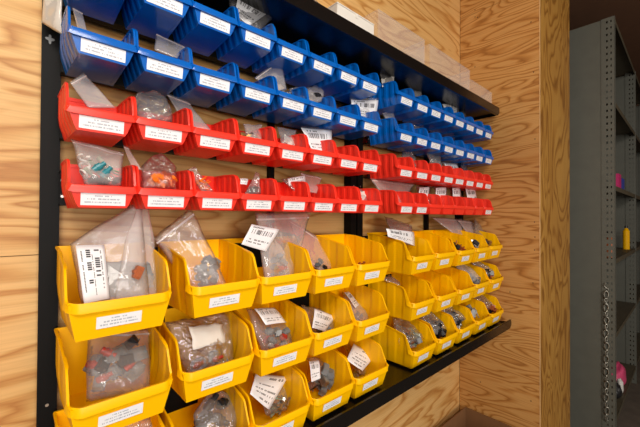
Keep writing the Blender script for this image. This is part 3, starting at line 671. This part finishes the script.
make_bag(pq((300, 126, .80), (333, 128, .80), (331, 154, .77), (312, 152, .77)), 'clear bag behind an upright barcode sticker in the ' + row_in('C', 5), 'film', .004, .002, 30, seed=35, zipper=False, sticker=pq((301, 127.5, .785), (331.5, 130, .785), (331, 153, .765), (313, 151, .765)))
make_bag(pq((399, 150, .82), (415, 152, .82), (416, 168, .76), (403, 166, .76)), 'crinkled clear bag standing in the ' + row_in('C', 8), 'film_crisp', .010, .008, 50, seed=36, zipper=False)
make_bag(pq((423, 146, .80), (441, 149, .80), (441, 172, .76), (430, 170, .76)), 'puffed clear bag standing in the ' + row_in('C', 10), 'film_crisp', .014, .008, 45, seed=37, zipper=False)
make_bag(pq((441, 162, .82), (457, 163, .82), (462, 178, .76), (446, 176, .76)), 'clear bag with white sticker in the ' + row_in('C', 12), 'film_milky', .008, .006, 40, seed=38, zipper=False, sticker=pq((444, 163.5, .79), (457, 164.5, .80), (462, 178, .77), (449, 176, .76)))
make_bag(pq((458, 163, .82), (466, 164, .82), (470, 179, .76), (461, 179, .76)), 'narrow crinkled bag standing in the ' + row_in('C', 13), 'film_crisp', .008, .008, 50, seed=39, zipper=False)

make_bag(pq((70.5, 138.5, .79), (124, 153, .79), (124, 186, .755), (84, 186, .755)), 'clear zip bag with teal and black parts in the ' + row_in('D', 0), 'film_milky', .014, .006, 26, seed=40)
items('terminal', ['green_part'], 7, at(99, 170, .775), (.018, .012, .014), 'in the clear bag of the ' + row_in('D', 0), 40, 1.3)
items('boot', ['teal_part'], 2, at(102, 169, .758), (.008, .003, .010), 'in the clear bag of the ' + row_in('D', 0), 41, .9, lie=(0, -.8, 0))
items('connector', ['dark_part'], 4, at(104, 179, .77), (.026, .010, .007), 'in the clear bag of the ' + row_in('D', 0), 42, .8)
items('clip', ['white_part'], 3, at(83, 166, .768), (.004, .006, .018), 'in the clear bag of the ' + row_in('D', 0), 43, .9)
make_bag(pq((123, 145, .81), (128, 147, .81), (142, 170, .78), (127, 170, .79)), 'thin clear flap slanting behind the ' + row_in('D', 1), 'film_pink', .002, .002, 30, seed=41)
make_bag(pq((142, 153, .80), (175, 155, .80), (181, 190, .755), (141, 189, .755)), 'puffed clear bag of orange parts in the ' + row_in('D', 1), 'film_crisp', .020, .009, 34, seed=42, zipper=False)
items('connector', ['orange_part'], 10, at(163, 180, .760), (.022, .007, .012), 'in the puffed bag of the ' + row_in('D', 1), 44, .8)
make_bag(pq((187, 169, .79), (195, 167, .79), (214, 192, .755), (202, 193, .755)), 'narrow zip bag of orange parts in the ' + row_in('D', 2), 'film_crisp', .008, .004, 40, seed=43)
items('terminal', ['orange_part'], 5, at(203, 184, .765), (.008, .006, .012), 'in the narrow bag of the ' + row_in('D', 2), 45, .9)
make_bag(pq((256, 172, .79), (259, 173, .79), (262, 195, .76), (244, 195, .76)), 'smoky clear bag with pointed top in the ' + row_in('D', 3), 'film_crisp', .010, .005, 36, seed=44, zipper=False, sticker=pq((240, 178.5, .80), (248, 179, .80), (247, 185, .795), (240.5, 184, .795)))
heap(at(252, 190, .775), (.018, .012, .007), ['grey_part', 'dark_part'], 'in the ' + row_in('D', 3), 46, 20, scale=.5)
make_bag(pq((281, 179, .81), (305, 176, .81), (305, 197, .76), (283, 197, .76)), 'clear bag with tilted barcode sticker in the ' + row_in('D', 4), 'film_crisp', .010, .006, 40, seed=45, zipper=False, sticker=pq((287, 179, .80), (305, 175, .80), (306, 181, .79), (289, 186, .79)))
make_bag(pq((300, 172, .83), (322, 178, .83), (326, 194, .78), (305, 192, .78)), 'pinkish flat bag behind the ' + row_in('D', 5), 'film_pink', .004, .003, 30, seed=46)
make_bag(pq((350, 188, .80), (372, 190, .80), (370, 204, .765), (356, 203, .765)), 'clear bag with white sticker point down in the ' + row_in('D', 7), 'film', .004, .003, 40, seed=47, zipper=False, sticker=pq((351, 190, .785), (371.5, 191, .785), (363, 201, .77), (357, 202, .77)), smat='white_card', slabel='blank white sticker')
make_bag(pq((370, 178, .83), (414, 184, .83), (412, 208, .76), (378, 205, .76)), 'wide milky bag standing behind the ' + row_in('D', 8), 'film_pink', .008, .004, 22, seed=48)
heap(at(404, 196, .78), (.030, .014, .010), ['brown_part', 'brass_part'], 'in the ' + row_in('D', 8), 48, 26, scale=.6)
for n, (a, b_, stk, sd, dsc) in enumerate(((416, 430, True, 49, 'with slanted white sticker'), (432, 447, True, 50, 'with leaning white sticker'), (448, 461, True, 51, 'of silvery parts'), (461, 476, True, 52, 'with dark parts'))):
    y0 = 186 + n * .3
    make_bag(pq((a, y0, .81), (b_, y0 + 1, .81), (b_ + 1, 207, .765), (a + 2, 207, .765)), f'crinkled clear bag {dsc} in the ' + row_in('D', 9 + n), 'film_crisp', .010, .008, 45, seed=sd, zipper=False, sticker=pq((a + 4, y0 + 1.5, .785), (b_ - 1, y0 + 1, .79), (b_ - 4 + n * 2, 203, .77), (a + 1 + n * 2, 203, .77)), smat='print_bar')
    heap(at((a + b_) / 2 + 2, 201, .78), (.036, .012, .012), ['dark_part', 'silver_part', 'grey_part'], 'in the ' + row_in('D', 9 + n), 50 + n, 26, scale=.55)

# --- blue rows
make_bag(pq((44, -14, .83), (63, -12, .81), (62, 35, .82), (41, 22, .845)), 'milky folded plastic hanging over the top of the leftmost black post', 'film_thick', .004, .004, 18, seed=60, zipper=False)
bm = bmesh.new(); pc = at(50, 39, .8722); n_ = 24; vv = []
for k in range(n_):
    a = 2 * math.pi * k / n_; rr_ = .0055 + .0022 * math.cos(4 * a) * (1 + .25 * math.sin(3 * a)); vv.append((rr_ * math.cos(a), rr_ * math.sin(a) * 1.3))
f1 = [bm.verts.new((x, -.0002, z)) for x, z in vv]; f2 = [bm.verts.new((x, .0002, z)) for x, z in vv]
bm.faces.new(f1); bm.faces.new(f2[::-1])
for k in range(n_): bm.faces.new((f1[k], f1[(k + 1) % n_], f2[(k + 1) % n_], f2[k]))
st_ = build('paper_scrap', bm, M['grey_part'], None); st_.location = pc; tag(st_, 'torn pale grey paper scrap stuck near the top of the leftmost black post', 'paper scrap')
make_bag(pq((72, 6, .82), (82, 12, .82), (88, 34, .77), (78, 32, .77)), 'thin grey bag inside the ' + row_in('B', 0), 'film_milky', .003, .002, 24, seed=61)
make_bag(pq((156, 33, .81), (186, 47, .81), (183, 60, .76), (154, 50, .77)), 'flat clear bag standing in the ' + row_in('B', 1), 'film_milky', .004, .003, 24, seed=62)
make_bag(pq((254, 78, .80), (281, 58, .79), (287, 90, .755), (262, 90, .76)), 'grey milky bag with high corner in the ' + row_in('B', 3), 'film_milky', .005, .004, 22, seed=63)
make_bag(pq((284, 86, .80), (307, 88, .80), (306, 102, .76), (287, 100, .76)), 'clear bag with brass glints in the ' + row_in('B', 4), 'film_crisp', .008, .006, 50, seed=64, zipper=False)
heap(at(292, 97, .775), (.026, .012, .007), ['brass_part', 'silver_part'], 'in the ' + row_in('B', 4), 64, 30, scale=.6)
make_bag(pq((302, 84, .82), (326, 88, .82), (330, 104, .76), (308, 103, .76)), 'arched clear bag in the ' + row_in('B', 5), 'film_milky', .012, .006, 34, seed=65, zipper=False)
items('boot', ['dark_part'], 2, at(318, 97, .775), (.006, .004, .003), 'in the arched bag of the ' + row_in('B', 5), 65, 1.2)
make_bag(pq((349, 97, .80), (379, 98, .80), (376, 124, .765), (352, 118, .765)), 'clear bag behind a large upright barcode sticker in the ' + row_in('B', 6), 'film', .004, .002, 30, seed=66, zipper=False, sticker=pq((351, 99.5, .785), (378.5, 100, .785), (375.5, 120, .77), (352, 114, .77)))
make_bag(pq((382, 113, .82), (393, 110, .82), (396, 122, .77), (383, 122, .77)), 'small milky bag corner above the ' + row_in('B', 7), 'film_milky', .004, .003, 40, seed=67)
make_bag(pq((398, 122, .82), (421, 124, .82), (425, 143, .76), (406, 142, .76)), 'crinkled clear bag arching over the ' + row_in('B', 8), 'film_crisp', .012, .008, 45, seed=68, zipper=False)
for n, (a, b_, y0, stk) in enumerate(((442, 452, 139, False), (452, 463, 141, True), (462, 469, 145, False))):
    make_bag(pq((a, y0, .81), (b_, y0 + 2, .81), (b_ + 2, y0 + 15, .76), (a + 2, y0 + 14, .76)), 'crinkled clear bag standing in the ' + row_in('B', 10 + n), 'film_crisp', .010, .008, 50, seed=69 + n, zipper=False, sticker=pq((a + 2, y0 + 3, .785), (b_, y0 + 4, .79), (b_, y0 + 12, .77), (a + 2, y0 + 11, .77)) if stk else None)
make_bag(pq((226, -18, .80), (287, 3, .81), (262, 33, .77), (232, 24, .77)), 'large clear bag with barcode sticker in the ' + row_in('A', 2), 'film', .012, .006, 26, seed=73, zipper=False, sticker=pq((238, -6, .775), (268, 13, .785), (249, 26, .765), (236, 12, .765)))
make_bag(pq((376, 63, .82), (393, 61, .82), (394, 92, .77), (380, 94, .77)), 'crisp dark-topped bag with white sticker in the ' + row_in('A', 8), 'film', .006, .003, 40, seed=74, sticker=pq((381, 79, .79), (394, 76, .79), (394, 83, .78), (382, 86.5, .78)), smat='white_card', slabel='blank white sticker')
make_bag(pq((404, 94, .82), (421, 82, .82), (422, 104, .77), (408, 104, .77)), 'milky bag with peaked corner in the ' + row_in('A', 8), 'film_milky', .005, .004, 30, seed=75)
make_bag(pq((436, 92, .83), (459, 95, .83), (459, 116, .77), (440, 114, .77)), 'clear zip bag with white paper in the ' + row_in('A', 11), 'film', .006, .004, 36, seed=76, sticker=pq((442, 104, .80), (457, 105, .80), (457, 114, .78), (445, 112, .78)))
make_bag(pq((458, 106, .83), (464, 107, .83), (465, 118, .77), (459, 117, .77)), 'small crinkled bag standing in the ' + row_in('A', 12), 'film_crisp', .006, .005, 40, seed=77, zipper=False)

# ------------------------------------------------------------------ things on the top shelf
DK = .5560
def carton(name, x0, x1, y0, y1, z0, z1, mat, label, cat, lid=True):
    r = empty(name, W(x0, y1, z0)); tag(r, label, cat); o = r.location
    bm = bmesh.new(); box(bm, x0, x1, WY + y0, WY + y1, CZ + z0, CZ + z1 - .004, .001); bmesh.ops.translate(bm, verts=bm.verts, vec=-o); build('box_body', bm, mat, r)
    bm = bmesh.new(); box(bm, x0 - .001, (x0 + x1) / 2 - .0006, WY + y0 - .001, WY + y1, CZ + z1 - .004, CZ + z1, .0006); box(bm, (x0 + x1) / 2 + .0006, x1 + .001, WY + y0 - .001, WY + y1, CZ + z1 - .004, CZ + z1, .0006)
    box(bm, (x0 + x1) / 2 - .006, (x0 + x1) / 2 + .006, WY + y0 - .0018, WY + y0 + .0, CZ + z1 - .016, CZ + z1 - .001)
    bmesh.ops.translate(bm, verts=bm.verts, vec=-o); build('lid_flap', bm, mat, r)
carton('white_carton', .700, .872, .700, .80, DK, .636, M['white_card'], 'low white cardboard carton on the top shelf beside clear trays', 'box')
def tray(x0, x1, y0, y1, z0, z1, label):
    """open acrylic tray: thin walls, folded rim"""
    r = empty('clear_tray', W(x0, y1, z0)); tag(r, label, 'tray', 'clear plastic trays on the top shelf'); o = r.location
    bm = bmesh.new(); t = .002
    box(bm, x0, x1, WY + y0, WY + y1, CZ + z0, CZ + z0 + t)
    box(bm, x0, x1, WY + y0, WY + y0 + t, CZ + z0 + t, CZ + z1); box(bm, x0, x1, WY + y1 - t, WY + y1, CZ + z0 + t, CZ + z1)
    box(bm, x0, x0 + t, WY + y0 + t, WY + y1 - t, CZ + z0 + t, CZ + z1); box(bm, x1 - t, x1, WY + y0 + t, WY + y1 - t, CZ + z0 + t, CZ + z1)
    bmesh.ops.translate(bm, verts=bm.verts, vec=-o); build('tray_body', bm, M['acrylic'], r)
    bm = bmesh.new(); q = [(x0, y0), (x1, y0), (x1, y1), (x0, y1)]
    tube(bm, [W(a, b_, z1) for a, b_ in q], .0016, 6, closed=True); bmesh.ops.translate(bm, verts=bm.verts, vec=-o); build('tray_rim', bm, M['acrylic'], r)
tray(.900, 1.195, .705, .86, DK, .700, 'long clear plastic tray on the top shelf, beside the white carton')
tray(1.235, 1.60, .705, .86, DK, .700, 'clear plastic tray between the two others on the top shelf')
tray(1.61, 1.865, .705, .84, DK, .660, 'lowest clear plastic tray at the corner end of the top shelf')
make_bag([W(.52, .76, .66), W(.70, .76, .645), W(.70, .72, .56), W(.50, .72, .56)], 'crinkled clear bag on the top shelf beside the white carton', 'film_crisp', .03, .012, 30, seed=80, zipper=False, group='bags on the top shelf')

# ------------------------------------------------------------------ cardboard box under the rack
r = empty('cardboard_box', W(1.70, .72, -1.40)); tag(r, 'open brown cardboard box standing in the corner under the racks', 'box'); o = r.location
x0, x1, y0, y1, zt = 1.46, 1.915, .52, .868, -1.078
def tr_(bm): bmesh.ops.translate(bm, verts=bm.verts, vec=-o); return bm
bm = bmesh.new(); t = .004
box(bm, x0, x1, WY + y0, WY + y1, CZ - 1.40, CZ - 1.396); box(bm, x0, x1, WY + y0, WY + y0 + t, CZ - 1.396, CZ + zt); box(bm, x0, x1, WY + y1 - t, WY + y1, CZ - 1.396, CZ + zt)
box(bm, x0, x0 + t, WY + y0 + t, WY + y1 - t, CZ - 1.396, CZ + zt); box(bm, x1 - t, x1, WY + y0 + t, WY + y1 - t, CZ - 1.396, CZ + zt); build('box_body', tr_(bm), M['card'], r)
heap(W(1.575, .76, -1.14), (.09, .07, .05), ['dark_part', 'grey_part', 'dark_part'], 'inside the cardboard box in the corner', 90, 60, kinds=('boot', 'relay', 'clip'), scale=2.2)

# ------------------------------------------------------------------ steel shelving beyond the plywood chase
XS, YF, YB = 2.75, .315, .775
r = empty('steel_shelving_unit', W(XS, YB, -1.40)); tag(r, 'tall grey steel shelving unit with perforated posts beyond the plywood chase', 'shelving'); o = r.location
ZT = 1.262
def perf(name, x, yc0, yc1, z0, z1, cols, pitch, parent):
    """sheet across X with rows of punched slots that are real openings"""
    bm = bmesh.new(); ys = sorted({yc0, yc1, *[c[0] - c[1] / 2 for c in cols], *[c[0] + c[1] / 2 for c in cols]})
    zs_ = [z0]; z = z1 - .02
    marks = []
    while z > z0 + .03: marks.append(z); z -= pitch
    zz = [z1]
    for mk in marks: zz += [mk, mk - .014]
    zz.append(z0)
    for a, b_ in zip(zz, zz[1:]):
        hole_row = any(abs(a - mk) < 1e-6 for mk in marks)
        for ya, yb in zip(ys, ys[1:]):
            if hole_row and any(abs((ya + yb) / 2 - c[0]) < c[1] / 2 for c in cols): continue
            if b_ >= a: continue
            vs = [bm.verts.new((x, WY + ya, CZ + a)), bm.verts.new((x, WY + yb, CZ + a)), bm.verts.new((x, WY + yb, CZ + b_)), bm.verts.new((x, WY + ya, CZ + b_))]; bm.faces.new(vs)
    bmesh.ops.remove_doubles(bm, verts=bm.verts, dist=1e-6)
    ob = build(name, tr_(bm), M['steel'], parent); sd = ob.modifiers.new('s', 'SOLIDIFY'); sd.thickness = .002; return ob
bm = bmesh.new(); box(bm, XS + .003, XS + .0045, WY + YF + .062, WY + YB, CZ - 1.4, CZ + ZT - .004); build('side_panel', tr_(bm), M['steel'], r)
for i, xx in enumerate((XS, 3.92, 5.08)):
    for j, (ya, yb) in enumerate(((YF, YF + .065), (YB - .065, YB))):
        cc = [(ya + .036, .0085), (ya + .016, .006)] if j == 0 else [(yb - .036, .0085), (yb - .016, .006)]
        p = perf('post', xx, ya, yb, -1.4, ZT, cc, .040, r)
        bm = bmesh.new(); ye = ya if j == 0 else yb; box(bm, xx, xx + .030, WY + ye - .001, WY + ye + .001, CZ - 1.4, CZ + ZT); build('flange', tr_(bm), M['steel'], p)
    if i: bm = bmesh.new(); box(bm, xx + .003, xx + .0045, WY + YF + .062, WY + YB - .06, CZ - 1.4, CZ + ZT - .02); build('side_panel', tr_(bm), M['steel'], r)
SH = [1.262, .735, .205, -.255, -.72, -1.25]
for z in SH:
    for a, b_ in ((XS + .006, 3.915), (3.926, 5.075)):
        bm = bmesh.new(); box(bm, a, b_, WY + YF + .003, WY + YB - .003, CZ + z - .003, CZ + z); box(bm, a, b_, WY + YF + .002, WY + YF + .004, CZ + z - .030, CZ + z)
        box(bm, a, b_, WY + YB - .004, WY + YB - .002, CZ + z - .030, CZ + z); build('shelf_board', tr_(bm), M['steel_dark'], r)
bm = bmesh.new()
for xx in (XS - .002, 3.918):
    for z in SH[1:]: box(bm, xx, xx + .004, WY + YB - .05, WY + YB - .02, CZ + z - .02, CZ + z + .015)
build('clip', tr_(bm), M['bolt'], r)
# chain hanging on the post
bm = bmesh.new(); yc = .356; z = -.405; xk = XS - .010
S = [(0, math.sin(t * 2 * math.pi) * .011, -t * .055) for t in [i / 14 for i in range(15)]]
tube(bm, [W(xk, yc + y, z + dz) for _, y, dz in S], .0022, 6)
z -= .060; k = 0
while z > -1.23:
    cx = []
    for i in range(14):
        a = 2 * math.pi * i / 14; rx = .0105 * math.cos(a); rz = .0245 * math.sin(a)
        ang = .35 if k % 2 == 0 else 1.25
        cx.append(W(xk - rx * math.sin(ang), yc + rx * math.cos(ang) + .002 * math.sin(k * 1.3), z + rz - .012))
    tube(bm, cx, .0034, 6, closed=True); z -= .040; k += 1
tag(build('chain', bm, M['chain'], None, smooth=True), 'galvanised chain hanging by an S-hook down the steel shelving post', 'chain')
# things on those shelves
def onshelf(px, Y0, X, zsh): return W(X, Y0, zsh)
carton('small_carton', 2.98, 3.10, .322, .352, .2055, .30, M['magenta'], 'small magenta carton on a shelf of the steel unit', 'box')
carton('small_carton', 3.12, 3.30, .325, .37, .2055, .285, M['navy'], 'small dark blue carton beside the magenta one', 'box')
bm = bmesh.new(); p = W(2.90, .36, -.2545)
for z0_, z1_, ra, rb in ((0, .10, .028, .028), (.10, .13, .028, .012), (.13, .145, .012, .012)): cyl(bm, p + Vector((0, 0, z0_)), p + Vector((0, 0, z1_)), ra, 16, rb)
bt = build('bottle', bm, M['brown_part'], None); tag(bt, 'brown bottle with black cap on the steel shelving', 'bottle')
bm = bmesh.new(); cyl(bm, p + Vector((0, 0, .145)), p + Vector((0, 0, .165)), .014, 14); build('cap', bm, M['dark_part'], bt)
bm = bmesh.new(); p = W(3.75, .36, -.2545); cyl(bm, p, p + Vector((0, 0, .15)), .022, 16); cyl(bm, p + Vector((0, 0, .15)), p + Vector((0, 0, .175)), .022, 16, .009)
bt = build('bottle', bm, M['yellow'], None); tag(bt, 'narrow yellow bottle far along the steel shelving', 'bottle')
bm = bmesh.new(); cyl(bm, p + Vector((0, 0, .175)), p + Vector((0, 0, .195)), .010, 12); build('cap', bm, M['dark_part'], bt)
def lump(name, c, rad, mat, label, cat, seed):
    bm = bmesh.new(); bmesh.ops.create_icosphere(bm, subdivisions=3, radius=1)
    for v in bm.verts:
        n = 1 + .22 * noise.noise(v.co * 1.8 + Vector((seed, 0, 0))); z = max(v.co.z, -.7)
        v.co = Vector((v.co.x * rad[0] * n, v.co.y * rad[1] * n, (z + .7) * rad[2] * n))
    zm = min(v.co.z for v in bm.verts)
    for v in bm.verts: v.co.z -= zm
    ob = build(name, bm, mat, None, smooth=True); ob.location = c; tag(ob, label, cat); return ob
lump('pink_pouch', W(3.40, .375, -1.2495), (.13, .045, .085), M['pink'], 'pink plastic pouch lying on the lowest shelf of the steel unit', 'pouch', 3)
lump('black_cloth', W(3.14, .355, -1.2495), (.05, .03, .055), M['dark_part'], 'crumpled black cloth beside the pink pouch', 'cloth', 5)
lump('white_cloth', W(3.225, .345, -1.2495), (.022, .02, .06), M['white_part'], 'small white rag between black cloth and pink pouch', 'rag', 7)

# ------------------------------------------------------------------ light
def area(name, loc, size, power, col, target, sy=None):
    l = bpy.data.lights.new(name, 'AREA'); l.shape = 'RECTANGLE'; l.size = size; l.size_y = sy or size; l.energy = power; l.color = col
    ob = bpy.data.objects.new(name, l); C.objects.link(ob); ob.location = loc
    ob.rotation_euler = (Vector(target) - Vector(loc)).to_track_quat('-Z', 'Y').to_euler(); return ob
area('ceiling_lamp', (-.25, -2.0, 2.78), 1.3, 60, (1, .93, .84), (.5, -.2, 1.2), .8)
area('front_fill', (-.3, -3.4, 1.5), 1.3, 68, (1, .94, .88), (.4, 0, 1.2), 1.7)  # added fill from behind the camera, no actual doorway; brightens wall between bin rows
area('ceiling_lamp', (2.0, -3.0, 2.78), 1.0, 5, (1, .90, .78), (1.6, -.3, 1.2), .4)
w = bpy.data.worlds.new('world'); sc.world = w; w.use_nodes = True
w.node_tree.nodes['Background'].inputs[0].default_value = (1, .90, .80, 1); w.node_tree.nodes['Background'].inputs[1].default_value = .25
sc.view_settings.view_transform = 'Standard'; sc.view_settings.look = 'None'; sc.view_settings.gamma = 1; sc.view_settings.exposure = 0
sc.cycles.max_bounces = 10; sc.cycles.transparent_max_bounces = 24; sc.cycles.caustics_reflective = False; sc.cycles.caustics_refractive = False
